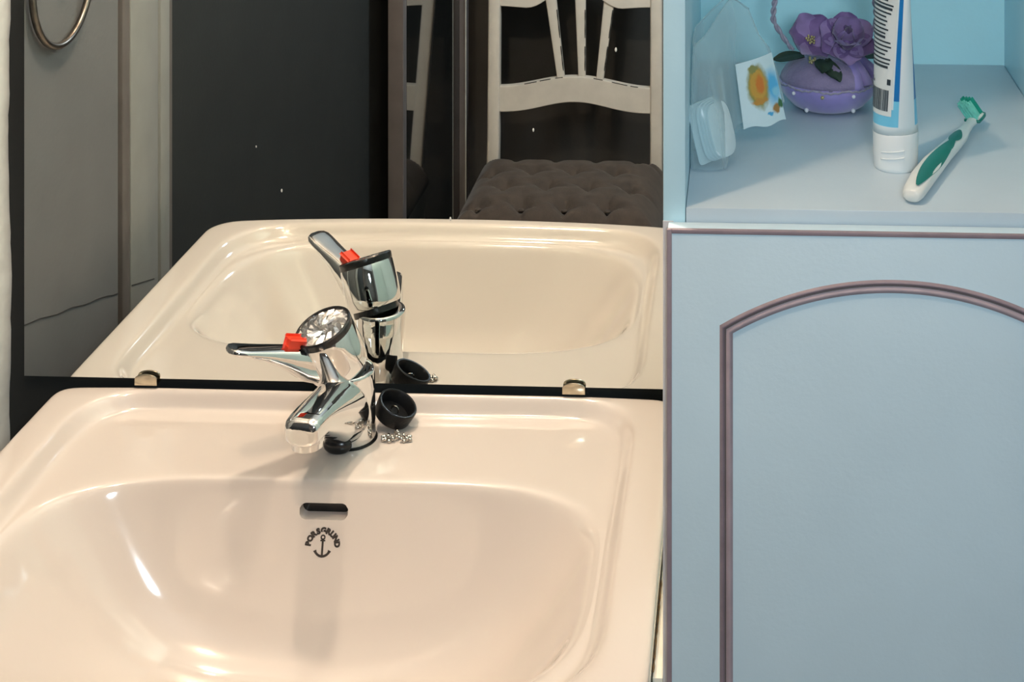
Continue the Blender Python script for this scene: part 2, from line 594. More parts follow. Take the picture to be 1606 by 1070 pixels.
bm = bmesh.new()
bm.from_mesh(sub_me)
bmesh.ops.holes_fill(bm, edges=[e for e in bm.edges if e.is_boundary], sides=0)
near = [v for v in bm.verts if abs(v.co.x - OVX) < 0.03 and abs(v.co.z - OVZ) < 0.012 and abs(v.co.y - OVY) < 0.02]
bmesh.ops.delete(bm, geom=[v for v in near if v.is_valid and slot_d(v.co.x, v.co.z) < 0.0003], context='VERTS')
loop = [e for e in bm.edges if e.is_boundary]
for v in {v for e in loop for v in e.verts}:
    cxl = min(max(v.co.x, OVX - hw + hh), OVX + hw - hh)
    dv = Vector((v.co.x - cxl, 0, v.co.z - OVZ)).normalized() * hh
    q = Vector((cxl + dv.x, -0.22, OVZ + dv.z))
    h_, _, _, _ = bvh.ray_cast(q, Vector((0, 1, 0)))
    v.co = h_
for step, sc_ in ((0.0008, 0.97), (0.012, 0.97)):
    ex = bmesh.ops.extrude_edge_only(bm, edges=loop)
    nv = [g for g in ex['geom'] if isinstance(g, bmesh.types.BMVert)]
    for v in nv:
        v.co.y += step
        v.co.z = OVZ + (v.co.z - OVZ) * sc_
    loop = [g for g in ex['geom'] if isinstance(g, bmesh.types.BMEdge) and g.is_boundary]
bmesh.ops.holes_fill(bm, edges=loop, sides=0)
bmesh.ops.recalc_face_normals(bm, faces=bm.faces)
fin = bpy.data.meshes.new('bowl')
bm.to_mesh(fin)
bm.free()
fin.materials.clear()
bpy.data.objects.remove(cage)
basin = thing('washbasin', 'glossy white ceramic washbasin below the mirror', 'washbasin', (SX, -0.22, Z0 - 0.19))
finish('bowl', fin, M['ceramic'], basin, True, 42)
ol = []
for sgn in (1, -1):
    for k in range(9):
        a = -PI / 2 + PI * k / 8
        ol.append((OVX + sgn * ((hw - hh) + hh * math.cos(a)) * 0.985, OVY + 0.0105, OVZ + sgn * hh * 0.97 * math.sin(a)))
prism('overflow_dark', ol, (0, 0.002, 0), M['black_plastic'], basin)  # black plate standing in for the dark depth of the slot
# drain ring
lathe('drain', [(0.0205, 0.0), (0.0210, 0.003), (0.019, 0.0042), (0.015, 0.002), (0.014, -0.012), (0.002, -0.012)], M['chrome'], basin, 36, (DC[0], DC[1], Z0 - 0.156))


# maker's mark: letters on an arc over an anchor, printed on the bowl
def text_poly(ch, size):
    c = bpy.data.curves.new('t', 'FONT')
    c.body = ch
    c.size = size
    c.align_x = 'CENTER'
    c.resolution_u = 3
    c.offset = 0.0005
    o = bpy.data.objects.new('t', c)
    COL.objects.link(o)
    d = bpy.context.evaluated_depsgraph_get()
    me_ = bpy.data.meshes.new_from_object(o.evaluated_get(d))
    r = ([v.co.copy() for v in me_.vertices], [tuple(p.vertices) for p in me_.polygons])
    bpy.data.objects.remove(o)
    return r


EMX, EMZ = -0.3535, Z0 - 0.0650
flat = []
word = 'PORSGRUND'
for i, ch in enumerate(word):
    ang = math.radians(172 - i * (164 / 8))
    v, f = text_poly(ch, 0.0062)
    R_ = 0.0103
    rot = ang - PI / 2
    vv = [Vector((math.cos(ang) * R_ + p.x * math.cos(rot) - p.y * math.sin(rot), math.sin(ang) * R_ + p.x * math.sin(rot) + p.y * math.cos(rot), 0)) for p in v]
    flat.append((vv, f))


def strip(pts, w):
    V_, F_ = [], []
    for i, (x, y) in enumerate(pts):
        a = pts[max(i - 1, 0)]
        b = pts[min(i + 1, len(pts) - 1)]
        d = Vector((b[0] - a[0], b[1] - a[1], 0)).normalized()
        ww = w[i] if isinstance(w, list) else w
        nn = Vector((-d.y, d.x, 0)) * ww
        V_ += [Vector((x, y, 0)) + nn, Vector((x, y, 0)) - nn]
    F_ = [(2 * i, 2 * i + 1, 2 * i + 3, 2 * i + 2) for i in range(len(pts) - 1)]
    return V_, F_


flat.append(strip([(0, 0.0062 - 0.00155 * k) for k in range(10)], 0.00085))                     # shank
flat.append(strip([(0.0016 * math.cos(a), 0.0070 + 0.0016 * math.sin(a)) for a in [2 * PI * k / 14 for k in range(15)]], 0.0006))
flat.append(strip([(-0.0021, 0.0044), (0, 0.0044), (0.0021, 0.0044)], 0.0006))
flat.append(strip([(0.0066 * math.sin(a), -0.0012 - 0.0066 * math.cos(a)) for a in [math.radians(-72 + 12 * k) for k in range(13)]],
                  [0.0015, 0.0011] + [0.0010] * 9 + [0.0011, 0.0015]))
V, F = merge(flat)
out = []
for p in V:
    src = Vector((EMX + p.x, -0.235, EMZ + p.y * 0.92))
    h_, n_, _, _ = bvh.ray_cast(src, Vector((0, 1, 0)))
    if n_.y > 0:
        n_ = -n_
    out.append(h_ + n_ * 0.00025)
mesh_obj('maker_mark', out, F, M['ink'], basin)['label'] = 'dark printed anchor mark under arched letters PORSGRUND'
settle(basin)

# sealant strip in the gap between basin and cabinet, with a rusty line
sl = thing('sealant_strip', 'cream sealant strip in gap between basin and blue cabinet', 'sealant', (-0.0585, -0.2, Z0 - 0.03))
box('bead', (-0.0625, -0.372, Z0 - 0.030), (-0.0553, -0.012, Z0 - 0.0135), M['silicone'], sl, 0.001)
pts = [(-0.0622, -0.262 - 0.0055 * k, Z0 - 0.0133 + random.uniform(-0.0004, 0.0004)) for k in range(20)]
tube('rust_line', pts, [0.0002 + 0.0007 * abs(math.sin(k * 1.3)) for k in range(20)], M['rust'], sl, 6)
settle(sl)

# ------------------------------------------------------------------ mixer tap
tap = thing('mixer_tap', 'chrome single-lever mixer tap with red button on white basin', 'tap', (-0.350, -0.0615, Z0 - 0.016))
zD = Z0 - 0.016
B0 = Vector((-0.350, -0.0615, 0))
S = Vector((-0.16, -0.987, 0)).normalized()      # spout direction
T = Vector((-S.y, S.x, 0))                        # sideways
UP = Vector((0, 0, 1))
# column
secs = []
for z, r, off in ((0.0, 0.0212, 0), (0.004, 0.0215, 0), (0.012, 0.0213, 0.0005), (0.03, 0.0218, 0.002), (0.048, 0.0228, 0.005), (0.060, 0.0236, 0.008), (0.0645, 0.0238, 0.0088), (0.0665, 0.0226, 0.009)):
    secs.append(section(B0 + S * off + UP * (zD + z), S, T, r, r, 40, 2.0))
d1 = loft_data(secs)
# spout arm: horizontal top, underside rising to the outlet
secs = []
for s, top, bot, w, e in ((0.0, 0.0515, -0.014, 0.0205, 2.4), (0.018, 0.0515, -0.011, 0.0208, 2.4), (0.036, 0.0515, -0.002, 0.0200, 2.6), (0.052, 0.0515, 0.010, 0.0188, 2.8),
                          (0.068, 0.0515, 0.0205, 0.0176, 3.2), (0.080, 0.0513, 0.0275, 0.0168, 3.4), (0.091, 0.0510, 0.0290, 0.0163, 3.6), (0.0985, 0.0503, 0.0290, 0.0158, 3.6), (0.1022, 0.0488, 0.0290, 0.0146, 3.4), (0.1042, 0.0460, 0.0292, 0.0122, 3.0), (0.1050, 0.0430, 0.0300, 0.0090, 2.6)):
    c = B0 + S * s + UP * (Z0 + (top + bot) / 2)
    secs.append(section(c, T, UP, w, (top - bot) / 2, 40, e))
d2 = loft_data(secs)
V, F = merge([d1, d2])
body = mesh_obj('body', V, F, M['chrome'], tap, True, 50)
md = body.modifiers.new('remesh', 'REMESH')
md.mode = 'VOXEL'
md.voxel_size = 0.0008
sm = body.modifiers.new('smooth', 'SMOOTH')
sm.iterations = 6
sm.factor = 0.5
dg = bpy.context.evaluated_depsgraph_get()
bme = bpy.data.meshes.new_from_object(body.evaluated_get(dg))
body.modifiers.clear()
body.data = bme
bme.polygons.foreach_set('use_smooth', [True] * len(bme.polygons))
tip = B0 + S * 0.0895
ae = lathe('outlet', [(0.0138, 0.012), (0.0148, 0.0), (0.0148, -0.002), (0.0134, -0.0025), (0.0132, -0.0075), (0.0105, -0.009), (0.0100, -0.006), (0.001, -0.006)], M['chrome'], tap, 32,
           (tip.x, tip.y, Z0 + 0.0305), cap0=False)
lathe('base_gasket', [(0.0228, 0.0), (0.0230, 0.0012), (0.0216, 0.0022)], M['black_rubber'], tap, 36, (B0.x, B0.y, zD - 0.0004))
# added black ellipsoid: stands for the dark reflection and gasket under the arm
kn = B0 + S * 0.0275
mesh_obj('dark_reflection', *sphere_data((kn.x - 0.0015, kn.y + 0.003, zD + 0.0062), 0.0125, 20, 14, (1.0, 0.55, 0.62)), M['black_plastic'], tap, True)
# head
A = Vector((-0.29, -0.26, 0.92)).normalized()
HC = Vector((-0.3565, -0.0715, Z0 + 0.0495))
lathe('collar', [(0.0215, -0.004), (0.0218, 0.0035), (0.0205, 0.0045)], M['black_plastic'], tap, 40, HC, axis=A)
head = lathe('handle_head', [(0.0200, 0.0015), (0.0240, 0.0022), (0.0256, 0.005), (0.0262, 0.013), (0.0264, 0.022), (0.0261, 0.033), (0.0256, 0.0405), (0.0250, 0.0422), (0.0246, 0.0422)], M['chrome'], tap, 56, HC, axis=A)
lathe('black_ring', [(0.0252, 0.0410), (0.0256, 0.0422), (0.0256, 0.0470), (0.0246, 0.0480), (0.0232, 0.0476), (0.0232, 0.0410)], M['black_plastic'], head, 48, HC, axis=A)
u, v, w = frame_from(A)
dc = HC + A * 0.0450
# cut-glass disc: radiating facets
V, F = [], []
nr = 28
for i, (r, h0, h1) in enumerate(((0.0234, 0.0012, 0.0012), (0.0200, 0.0026, 0.0006), (0.0140, 0.0020, 0.0030), (0.0085, 0.0006, 0.0024), (0.0040, 0.0014, 0.0006))):
    for k in range(nr):
        a = 2 * PI * k / nr
        V.append(dc + (u * math.cos(a) + v * math.sin(a)) * r + A * (h0 if k % 2 else h1))
for i in range(4):
    for k in range(nr):
        F.append((i * nr + k, i * nr + (k + 1) % nr, (i + 1) * nr + (k + 1) % nr, (i + 1) * nr + k))
F.append(tuple(range(4 * nr, 5 * nr)))
mesh_obj('clear_disc', V, F, M['crystal'], head)['label'] = 'faceted clear disc on top of the tap head'
# lever: flat paddle with a deep web at the root
root = Vector((-0.3720, -0.0850, Z0 + 0.0705))
tipv = Vector((-0.4350, -0.1375, Z0 + 0.0965))
d = (tipv - root).normalized()
side = d.cross(UP).normalized()
upv = side.cross(d).normalized()
secs = []
for t, hw_, top, bot in ((0.0, 0.0105, 0.0045, -0.024), (0.14, 0.0105, 0.0050, -0.0225), (0.30, 0.0098, 0.0045, -0.0165), (0.48, 0.0092, 0.0038, -0.0105), (0.66, 0.0092, 0.0030, -0.0065), (0.82, 0.0096, 0.0026, -0.0048),
                         (0.92, 0.0092, 0.0026, -0.0042), (0.97, 0.0076, 0.0022, -0.0038), (1.0, 0.0045, 0.0012, -0.0028)):
    c = root + (tipv - root) * t
    secs.append(section(c + upv * (top + bot) / 2, side, upv, hw_ * 1.3, (top - bot) / 2, 28, 3.4))
V, F = loft_data(secs)
lev = mesh_obj('lever', V, F, M['chrome'], head, True, 50)
bc = root + d * 0.0270 + upv * 0.0070
bmx = bmesh.new()
bmesh.ops.create_cube(bmx, size=1)
for q in bmx.verts:
    q.co = bc + d * q.co.x * 0.0105 + side * q.co.y * 0.0110 + upv * q.co.z * 0.0085
bmesh.ops.bevel(bmx, geom=list(bmx.edges), offset=0.0022, segments=3, profile=0.5, affect='EDGES')
bm_obj('temperature_button', bmx, M['red'], head, True, 40)['label'] = 'small red button at root of lever'
settle(tap)

# ------------------------------------------------------------------ rubber plug with bead chain
pa = Vector((0.46, -0.10, 0.88)).normalized()
pc = Vector((-0.3195, -0.0385, zD + 0.0086))
plug = thing('basin_plug', 'black rubber basin plug with bead chain beside the tap', 'plug', (-0.3175, -0.0385, zD))
prof = [(0.0150, 0.0), (0.0165, 0.0006), (0.0172, 0.002), (0.0184, 0.0125), (0.0184, 0.0142), (0.0178, 0.0150), (0.0163, 0.0148), (0.0156, 0.0138), (0.0142, 0.0042), (0.004, 0.0040), (0.0035, 0.0062), (0.001, 0.0065)]
lathe('cup', prof, M['black_rubber'], plug, 44, pc, axis=pa)
ep = pc + pa * 0.0072
pu, pv, _ = frame_from(pa)
tube('chain_loop', [ep + pu * 0.0036 * math.cos(a) + pa * 0.0036 * math.sin(a) for a in [2 * PI * k / 16 for k in range(16)]], 0.0007, M['chrome_dark'], plug, 6, closed=True)
beads = []
for k in range(26):
    a = k * 0.62
    rr = 0.0035 + 0.0042 * (k / 26)
    cx_ = -0.3090 + (0.0066 if k % 13 > 6 else -0.0066) + rr * math.cos(a) * 0.9
    cy_ = -0.0650 + rr * math.sin(a) * 0.55
    beads.append(sphere_data((cx_, cy_, zD + 0.0019 + 0.0016 * (k % 2)), 0.0019, 8, 6))
for k in range(5):
    t = k / 4
    beads.append(sphere_data((-0.3125 + 0.004 * t, -0.0545 + 0.004 * (1 - t) - 0.002, zD + 0.0016 + 0.004 * math.sin(t * PI) * 0.6), 0.0016, 8, 6))
V, F = merge(beads)
ch = mesh_obj('bead_chain', V, F, M['chain'], plug, True)
settle(plug)

# ------------------------------------------------------------------ tall blue cabinet
X0, X1 = -0.0548, 0.2520
YF = -0.3772
SZ = Z0 + 0.684 - 0.375          # top of the open shelf
cab = thing('bathroom_cabinet', 'tall pale blue bathroom cabinet with open shelf and arched door', 'cabinet', ((X0 + X1) / 2, YF / 2, 0.0))
TH = 0.0150
TOPZ = 2.02
box('side_panel', (X0, YF, 0.02), (X0 + TH, -0.001, TOPZ), M['blue'], cab, 0.0006)
box('side_panel', (X1 - TH, YF, 0.02), (X1, -0.001, TOPZ), M['blue'], cab, 0.0006)
box('back_panel', (X0 + TH, -0.006, 0.02), (X1 - TH, -0.0015, TOPZ), M['blue_back'], cab)
box('shelf', (X0 + TH + 0.0004, YF, SZ - 0.016), (X1 - TH - 0.0004, -0.0062, SZ), M['blue_shelf'], cab, 0.0006)
box('top_panel', (X0 + TH, YF, TOPZ - 0.016), (X1 - TH, -0.0062, TOPZ), M['blue'], cab, 0.0006)
box('bottom_panel', (X0 + TH, YF, 0.06), (X1 - TH, -0.0062, 0.076), M['blue'], cab, 0.0006)
box('plinth', (X0 + TH, YF + 0.03, 0.0), (X1 - TH, YF + 0.045, 0.06), M['blue'], cab)
box('edge_strip', (X0 - 0.0002, YF - 0.0008, 0.02), (X0 + 0.0070, YF + 0.001, 1.170), M['edge_grey'], cab, 0.0003)
# door
DL, DRr, DT, DB = -0.0512, 0.2490, 1.1700, 0.085
DY = YF - 0.0162
door = box('door', (DL, DY, DB), (DRr, YF - 0.0010, DT), M['blue_door'], cab, 0.0012)
# mauve painted edge band around the door front
eb = 0.0030
for lo, hi in (((DL - 0.0003, DY - 0.0004, DB), (DL + eb, DY + 0.003, DT + 0.0003)), ((DRr - eb, DY - 0.0004, DB), (DRr + 0.0003, DY + 0.003, DT + 0.0003)),
               ((DL + eb, DY - 0.0004, DT - eb * 0.8), (DRr - eb, DY + 0.003, DT + 0.0003)), ((DL + eb, DY - 0.0004, DB), (DRr - eb, DY + 0.003, DB + eb))):
    box('edge_band', lo, hi, M['mauve'], door, 0.0003)
# routed arch moulding: profile swept round the panel
DXC = (DL + DRr) / 2
GL = -0.0120
hwid = DXC - GL
rise = 0.0305
zc = 1.1045
Rarc = (hwid * hwid + rise * rise) / (2 * rise)
cz = zc + rise - Rarc
a0 = math.asin(hwid / Rarc)
path = []
for k in range(12):
    path.append((GL, 0.14 + (zc - 0.14) * k / 11))
for k in range(1, 40):
    a = -a0 + 2 * a0 * k / 40
    path.append((DXC + Rarc * math.sin(a), cz + Rarc * math.cos(a)))
for k in range(12):
    path.append((2 * DXC - GL, zc - (zc - 0.14) * k / 11))


def swept(name, lo, hi, h, m):
    """band of the moulding between two offsets across its width, standing h proud with rounded section"""
    V_, F_ = [], []
    Lp = len(path)
    steps = 6
    for i, (x, z) in enumerate(path):
        ip, iq = path[(i - 1) % Lp], path[(i + 1) % Lp]
        d1_ = Vector((x - ip[0], z - ip[1])).normalized()
        d2_ = Vector((iq[0] - x, iq[1] - z)).normalized()
        n1 = Vector((-d1_.y, d1_.x))
        n2 = Vector((-d2_.y, d2_.x))
        mn = (n1 + n2)
        mn = mn / max(mn.length_squared / 2, 1e-6)
        for s in range(steps + 1):
            t = s / steps
            o_ = lo + (hi - lo) * t
            V_.append((x + mn.x * o_, DY - 0.00005 - h * math.sin(PI * t), z + mn.y * o_))
    for i in range(Lp):
        j = (i + 1) % Lp
        for s in range(steps):
            F_.append((i * (steps + 1) + s, j * (steps + 1) + s, j * (steps + 1) + s + 1, i * (steps + 1) + s + 1))
    return mesh_obj(name, V_, F_, m, door, True, 50)


swept('moulding_outer', 0.0008, 0.0043, 0.0016, M['mauve'])
swept('moulding_groove', 0.0000, 0.0009, 0.0003, M['casing_brown'])
swept('moulding_inner', -0.0045, 0.0001, 0.0014, M['mauve_light'])
settle(cab)

# ------------------------------------------------------------------ toothpaste tube standing on its cap
tb = thing('toothpaste_tube', 'white and blue toothpaste tube standing on its cap', 'toothpaste', (0.1105, -0.288, SZ))
tc0 = Vector((0.1105, -0.288, SZ))
lathe('cap', [(0.0148, 0.0), (0.0156, 0.0008), (0.0160, 0.003), (0.0163, 0.012), (0.0166, 0.0262), (0.0162, 0.0275), (0.010, 0.0278)], M['white_plastic'], tb, 40, tc0)
for zz in (0.0105, 0.0155):
    V, F = tube_data([tc0 + Vector((math.cos(a) * 0.0165, math.sin(a) * 0.0165, zz + 0.002 * (a + 1.9))) for a in [-2.35 + 0.06 * k for k in range(19)]], 0.0005, 6)
    mesh_obj('cap_rib', V, F, M['white_plastic'], tb, True)
yaw = math.radians(-66)
fu = Vector((math.cos(yaw), math.sin(yaw), 0))          # direction of the flat crimp
fv = Vector((-math.sin(yaw), math.cos(yaw), 0))
leanv = Vector((-0.02, 0.03, 1))
NS = 48
lv = []
for t in [k / 22 for k in range(23)]:
    z = 0.0272 + t * 0.138
    a = 0.0158 + (0.0245 - 0.0158) * min(1, t * 1.15)
    b = 0.0158 * (1 - t) ** 0.75 + 0.0009
    c = tc0 + Vector((leanv.x * (z - 0.027), leanv.y * (z - 0.027), z))
    lv.append((c, a, b))
secs = [section(c, fu, fv, a, b, NS, 2.0) for c, a, b in lv]
V, F = loft_data(secs)
body = mesh_obj('body', V, F, [M['tube_white'], M['tube_blue'], M['tube_sky']], tb, True)
for i, p in enumerate(body.data.polygons):
    if i < 22 * NS:
        rg, k = divmod(i, NS)
        ang = (k + 0.5) / NS * 360
        mi = 0
        if 176 < ang < 200 or 320 < ang < 334 or 30 < ang < 52:
            mi = 1
        elif 52 <= ang < 120:
            mi = 2
        elif 200 <= ang < 320 and rg < 3:
            mi = 2
        if mi == 1 and rg < 4:
            mi = 2
        if rg == 0:
            mi = 0
        p.material_index = mi


def on_tube(angdeg, t, off=0.0004):
    t *= 22
    i = min(21, int(t))
    fr = t - i
    c = lv[i][0].lerp(lv[i + 1][0], fr)
    a = lv[i][1] * (1 - fr) + lv[i + 1][1] * fr
    b = lv[i][2] * (1 - fr) + lv[i + 1][2] * fr
    an = math.radians(angdeg)
    nrm = (fu * math.cos(an) / a + fv * math.sin(an) / b).normalized()
    return c + fu * a * math.cos(an) + fv * b * math.sin(an) + nrm * off


def tube_patch(name, a0_, a1_, t0, t1, m, off, na=8, nt=8):
    V_ = [on_tube(a0_ + (a1_ - a0_) * i / na, t0 + (t1 - t0) * j / nt, off) for j in range(nt + 1) for i in range(na + 1)]
    F_ = [(j * (na + 1) + i, j * (na + 1) + i + 1, (j + 1) * (na + 1) + i + 1, (j + 1) * (na + 1) + i) for j in range(nt) for i in range(na)]
    return V_, F_


LA0, LA1 = 204, 318          # angular span of the printed label
lab = mesh_obj('label', *tube_patch('l', LA0, LA1, 0.10, 0.99, 0, 0.0003, 10, 20), M['label_paper'], tb, True)
txt = []
for k in range(26):
    t = 0.345 + k * 0.0215
    if t > 0.97:
        break
    w_ = random.uniform(0.72, 0.96)
    txt.append(tube_patch('x', LA0 + 7, LA0 + 7 + (LA1 - LA0 - 12) * w_, t, t + (0.0085 if k % 7 else 0.013), 0, 0.0006, 8, 1))
t = 0.115
a = LA0 + 12
while a < LA1 - 10:
    w_ = random.choice((1.0, 1.8, 2.8))
    txt.append(tube_patch('x', a, a + w_, 0.125, 0.235, 0, 0.0006, 1, 4))
    a += w_ + random.choice((1.0, 1.6))
for k in range(5):
    txt.append(tube_patch('x', LA0 + 16 + 8 * k, LA0 + 20 + 8 * k, 0.258, 0.272 + 0.012 * (k % 2), 0, 0.0006, 1, 1))
txt.append(tube_patch('x', LA1 - 16, LA1 - 6, 0.262, 0.292, 0, 0.0006, 3, 3))
V, F = merge(txt)
mesh_obj('print', V, F, M['tube_ink'], lab)
settle(tb)

# ------------------------------------------------------------------ toothbrush lying on the shelf
br = thing('toothbrush', 'white and teal toothbrush lying on the open shelf', 'toothbrush', (0.148, -0.28, SZ))
b0 = Vector((0.1135, -0.3660, SZ + 0.0062))
b1 = Vector((0.1865, -0.1835, SZ + 0.0085))
bd = (b1 - b0).normalized()
bs = bd.cross(UP).normalized()
bu = bs.cross(bd).normalized()
BL = (b1 - b0).length


def bpt(t, s=0.0, h=0.0):
    bow = 0.0045 * math.sin(PI * min(1, t / 0.62))
    return b0 + bd * BL * t + bs * (s - bow * 0.6) + bu * h


secs = []
for t, w_, h_ in ((0.0, 0.0030, 0.0030), (0.008, 0.0050, 0.0045), (0.05, 0.0060, 0.0056), (0.2, 0.0068, 0.0060), (0.35, 0.0066, 0.0058), (0.48, 0.0056, 0.0054), (0.58, 0.0050, 0.0050), (0.68, 0.0048, 0.0045),
                  (0.78, 0.0036, 0.0036), (0.85, 0.0030, 0.0030), (0.90, 0.0040, 0.0028), (0.94, 0.0058, 0.0026), (0.985, 0.0056, 0.0026), (1.0, 0.0030, 0.0020)):
    kf = 1.3 if t < 0.7 else 1.1
    secs.append(section(bpt(t), bs, bu, w_ * kf, h_ * 1.02, 20, 2.3))
V, F = loft_data(secs)
hd = mesh_obj('handle', V, F, M['brush_white'], br, True)


def grip(name, t0, t1, wmax, side_, m):
    ns, V_, F_ = 16, [], []
    for i in range(ns + 1):
        t = t0 + (t1 - t0) * i / ns
        wv = wmax * math.sin(PI * (i + 0.35) / (ns + 0.7)) ** 0.7
        for k in range(7):
            q = -1 + 2 * k / 6
            s_ = side_ + q * wv
            rw = 0.0088 if t < 0.5 else 0.0066
            hh_ = 0.0060 * math.sqrt(max(0.04, 1 - min(0.96, (s_ / rw) ** 2))) + 0.0006
            V_.append(bpt(t, s_, hh_))
    for i in range(ns):
        for k in range(6):
            F_.append((i * 7 + k, i * 7 + k + 1, (i + 1) * 7 + k + 1, (i + 1) * 7 + k))
    return mesh_obj(name, V_, F_, m, hd, True)


grip('grip', 0.03, 0.57, 0.0056, 0.0028, M['green'])
grip('thumb_grip', 0.53, 0.67, 0.0040, 0.0014, M['green'])
bristle_dir = (bu * 0.8 - bs * 0.6).normalized()
V, F = merge([tube_data([bpt(0.895 + 0.0135 * i, -0.0036 + 0.0024 * j, 0.001), bpt(0.895 + 0.0135 * i, -0.0036 + 0.0024 * j, 0.001) + bristle_dir * (0.0125 + 0.0015 * ((i + j) % 2))], 0.00105, 6)
              for i in range(5) for j in range(4)])
mesh_obj('inner_bristles', V, F, M['aqua_bristle'], hd)
V, F = merge([tube_data([bpt(0.965 + 0.0130 * i, -0.0036 + 0.0024 * j, 0.001), bpt(0.965 + 0.0130 * i, -0.0036 + 0.0024 * j, 0.001) + bristle_dir * 0.0145], 0.00115, 6)
              for i in range(3) for j in range(4)])
mesh_obj('end_bristles', V, F, M['green_bristle'], hd)
tube('head_band', [bpt(t, 0.0062 * math.sin(q), 0.0006) for t, q in ((0.888, -1.2), (0.884, 0), (0.888, 1.2), (0.93, 1.45), (0.97, 1.4), (1.0, 0.9), (1.008, 0))], 0.0012, M['green'], hd, 8)
settle(br)

# ------------------------------------------------------------------ lilac flower-trimmed cushion basket
cb = thing('cushion_basket', 'lilac satin cushion basket with purple flowers and braided handle', 'pincushion', (0.0695, -0.140, SZ))
cc = Vector((0.0695, -0.140, SZ))
RX, RY = 0.0405, 0.0400


def cush(prof, n=64, puff=0.0):
    secs_ = []
    for r, h in prof:
        s_ = []
        for k in range(n):
            a = 2 * PI * k / n
            sc = 1 + puff * abs(math.cos(a * 5)) * (h / 0.02)
            s_.append(cc + Vector((RX * r * math.cos(a) * sc, RY * r * math.sin(a) * sc, h)))
        secs_.append(s_)
    return loft_data(secs_)


V, F = cush([(0.45, 0.0004), (0.60, 0.0006), (0.74, 0.0035), (0.86, 0.0085), (0.95, 0.0135), (0.995, 0.0185), (1.0, 0.0215), (0.98, 0.0235)], puff=0.02)
base = mesh_obj('satin_base', V, F, M['satin'], cb, True)
V, F = cush([(0.99, 0.0228), (0.96, 0.0270), (0.88, 0.0325), (0.75, 0.0375), (0.55, 0.0415), (0.32, 0.0435), (0.10, 0.0440)])
mesh_obj('cushion_top', V, F, M['lilac_cloth'], cb, True)
pts = []
for k in range(140):
    a = 2 * PI * k / 140
    pts.append(cc + Vector((RX * 1.005 * math.cos(a), RY * 1.005 * math.sin(a), 0.0232 - 0.0016 * abs(math.sin(a * 5)) + 0.0004 * math.sin(k * 1.9))))
tube('seam_cord', pts, 0.0009, M['cord'], cb, 6, closed=True)
for k in range(10):
    a = 2 * PI * (k + 0.5) / 10 - PI / 2 + 0.15
    mesh_obj('pearl', *sphere_data(cc + Vector((RX * 1.02 * math.cos(a), RY * 1.02 * math.sin(a), 0.0185)), 0.0016, 10, 8), M['gold'] if k % 2 else M['pearl'], cb, True)
for a in (-PI / 2 - 0.62, -PI / 2 + 0.62, PI / 2 - 0.6, PI / 2 + 0.6):
    mesh_obj('pearl', *sphere_data(cc + Vector((RX * 0.80 * math.cos(a), RY * 0.80 * math.sin(a), 0.0042)), 0.0019, 10, 8), M['pearl'], cb, True)
# braided handle: two strands round an arch
for ph in (0, PI):
    pts = []
    for k in range(150):
        t = k / 149
        a = PI * 1.24 * (0.5 - t)
        ctr = cc + Vector((-0.003 + math.sin(a) * -0.0425, -0.004, 0.073 + math.cos(a) * 0.058))
        if abs(a) > 1.6:
            q = (abs(a) - 1.6) / 0.36
            ctr.x -= math.copysign(0.013 * q, ctr.x - cc.x)
            ctr.z -= 0.004 * q
        rr = Vector((math.sin(a), 0, math.cos(a)))
        w_ = t * 2 * PI * 16 + ph
        pts.append(ctr + rr * 0.0013 * math.cos(w_) + Vector((0, 1, 0)) * 0.0013 * math.sin(w_))
    tube('handle_strand', pts, 0.00135, M['cord'], cb, 7)


def petal(name, base_, dirv, up, L, W, m, parent, curl=0.5):
    dirv = Vector(dirv).normalized()
    sidev = dirv.cross(Vector(up)).normalized()
    upn = sidev.cross(dirv).normalized()
    V_, F_ = [], []
    nl, nw = 8, 6
    for side_ in (1, -1):
        for i in range(nl + 1):
            t = i / nl
            wv = W * (math.sin(PI * min(1, 0.10 + 0.78 * t)) ** 0.6) * (1 if t < 0.9 else 0.8)
            for k in range(nw + 1):
                q = -1 + 2 * k / nw
                h_ = curl * L * (t * t * 0.55) + 0.20 * W * q * q + 0.0006 * math.sin(q * 5 + t * 4)
                V_.append(Vector(base_) + dirv * L * t * (1 - 0.10 * q * q) + sidev * wv * q + upn * (h_ + side_ * 0.00018))
    st = (nl + 1) * (nw + 1)
    for s_ in (0, 1):
        for i in range(nl):
            for k in range(nw):
                f_ = (s_ * st + i * (nw + 1) + k, s_ * st + i * (nw + 1) + k + 1, s_ * st + (i + 1) * (nw + 1) + k + 1, s_ * st + (i + 1) * (nw + 1) + k)
                F_.append(f_ if s_ == 0 else f_[::-1])
    me_ = bpy.data.meshes.new(name)
    me_.from_pydata([tuple(p) for p in V_], [], F_)
    return finish(name, me_, m, parent, True)


f1 = cc + Vector((-0.0165, -0.006, 0.054))
n1 = Vector((0.25, -0.75, 0.62)).normalized()
fu1, fv1, _ = frame_from(n1)
flower = mesh_obj('open_flower', *sphere_data(f1, 0.0042, 10, 8), M['petal'], cb, True)
for k in range(6):
    a = 2 * PI * k / 6 + 0.35
    dv = (fu1 * math.cos(a) + fv1 * math.sin(a) + n1 * 0.35)
    petal('petal', f1, dv, n1, 0.0245, 0.0125, M['petal'] if k % 2 else M['petal_pale'], flower, 0.55)
V, F = merge([sphere_data(f1 + n1 * 0.0065 + fu1 * 0.0040 * math.cos(k * 2.4) * (k / 12) ** 0.5 + fv1 * 0.0040 * math.sin(k * 2.4) * (k / 12) ** 0.5, 0.0011, 6, 5) for k in range(13)])
mesh_obj('stamens', V, F, M['gold'], flower, True)
f2 = cc + Vector((0.0145, -0.010, 0.0560))
n2 = Vector((0.05, -0.72, 0.70)).normalized()
fu2, fv2, _ = frame_from(n2)
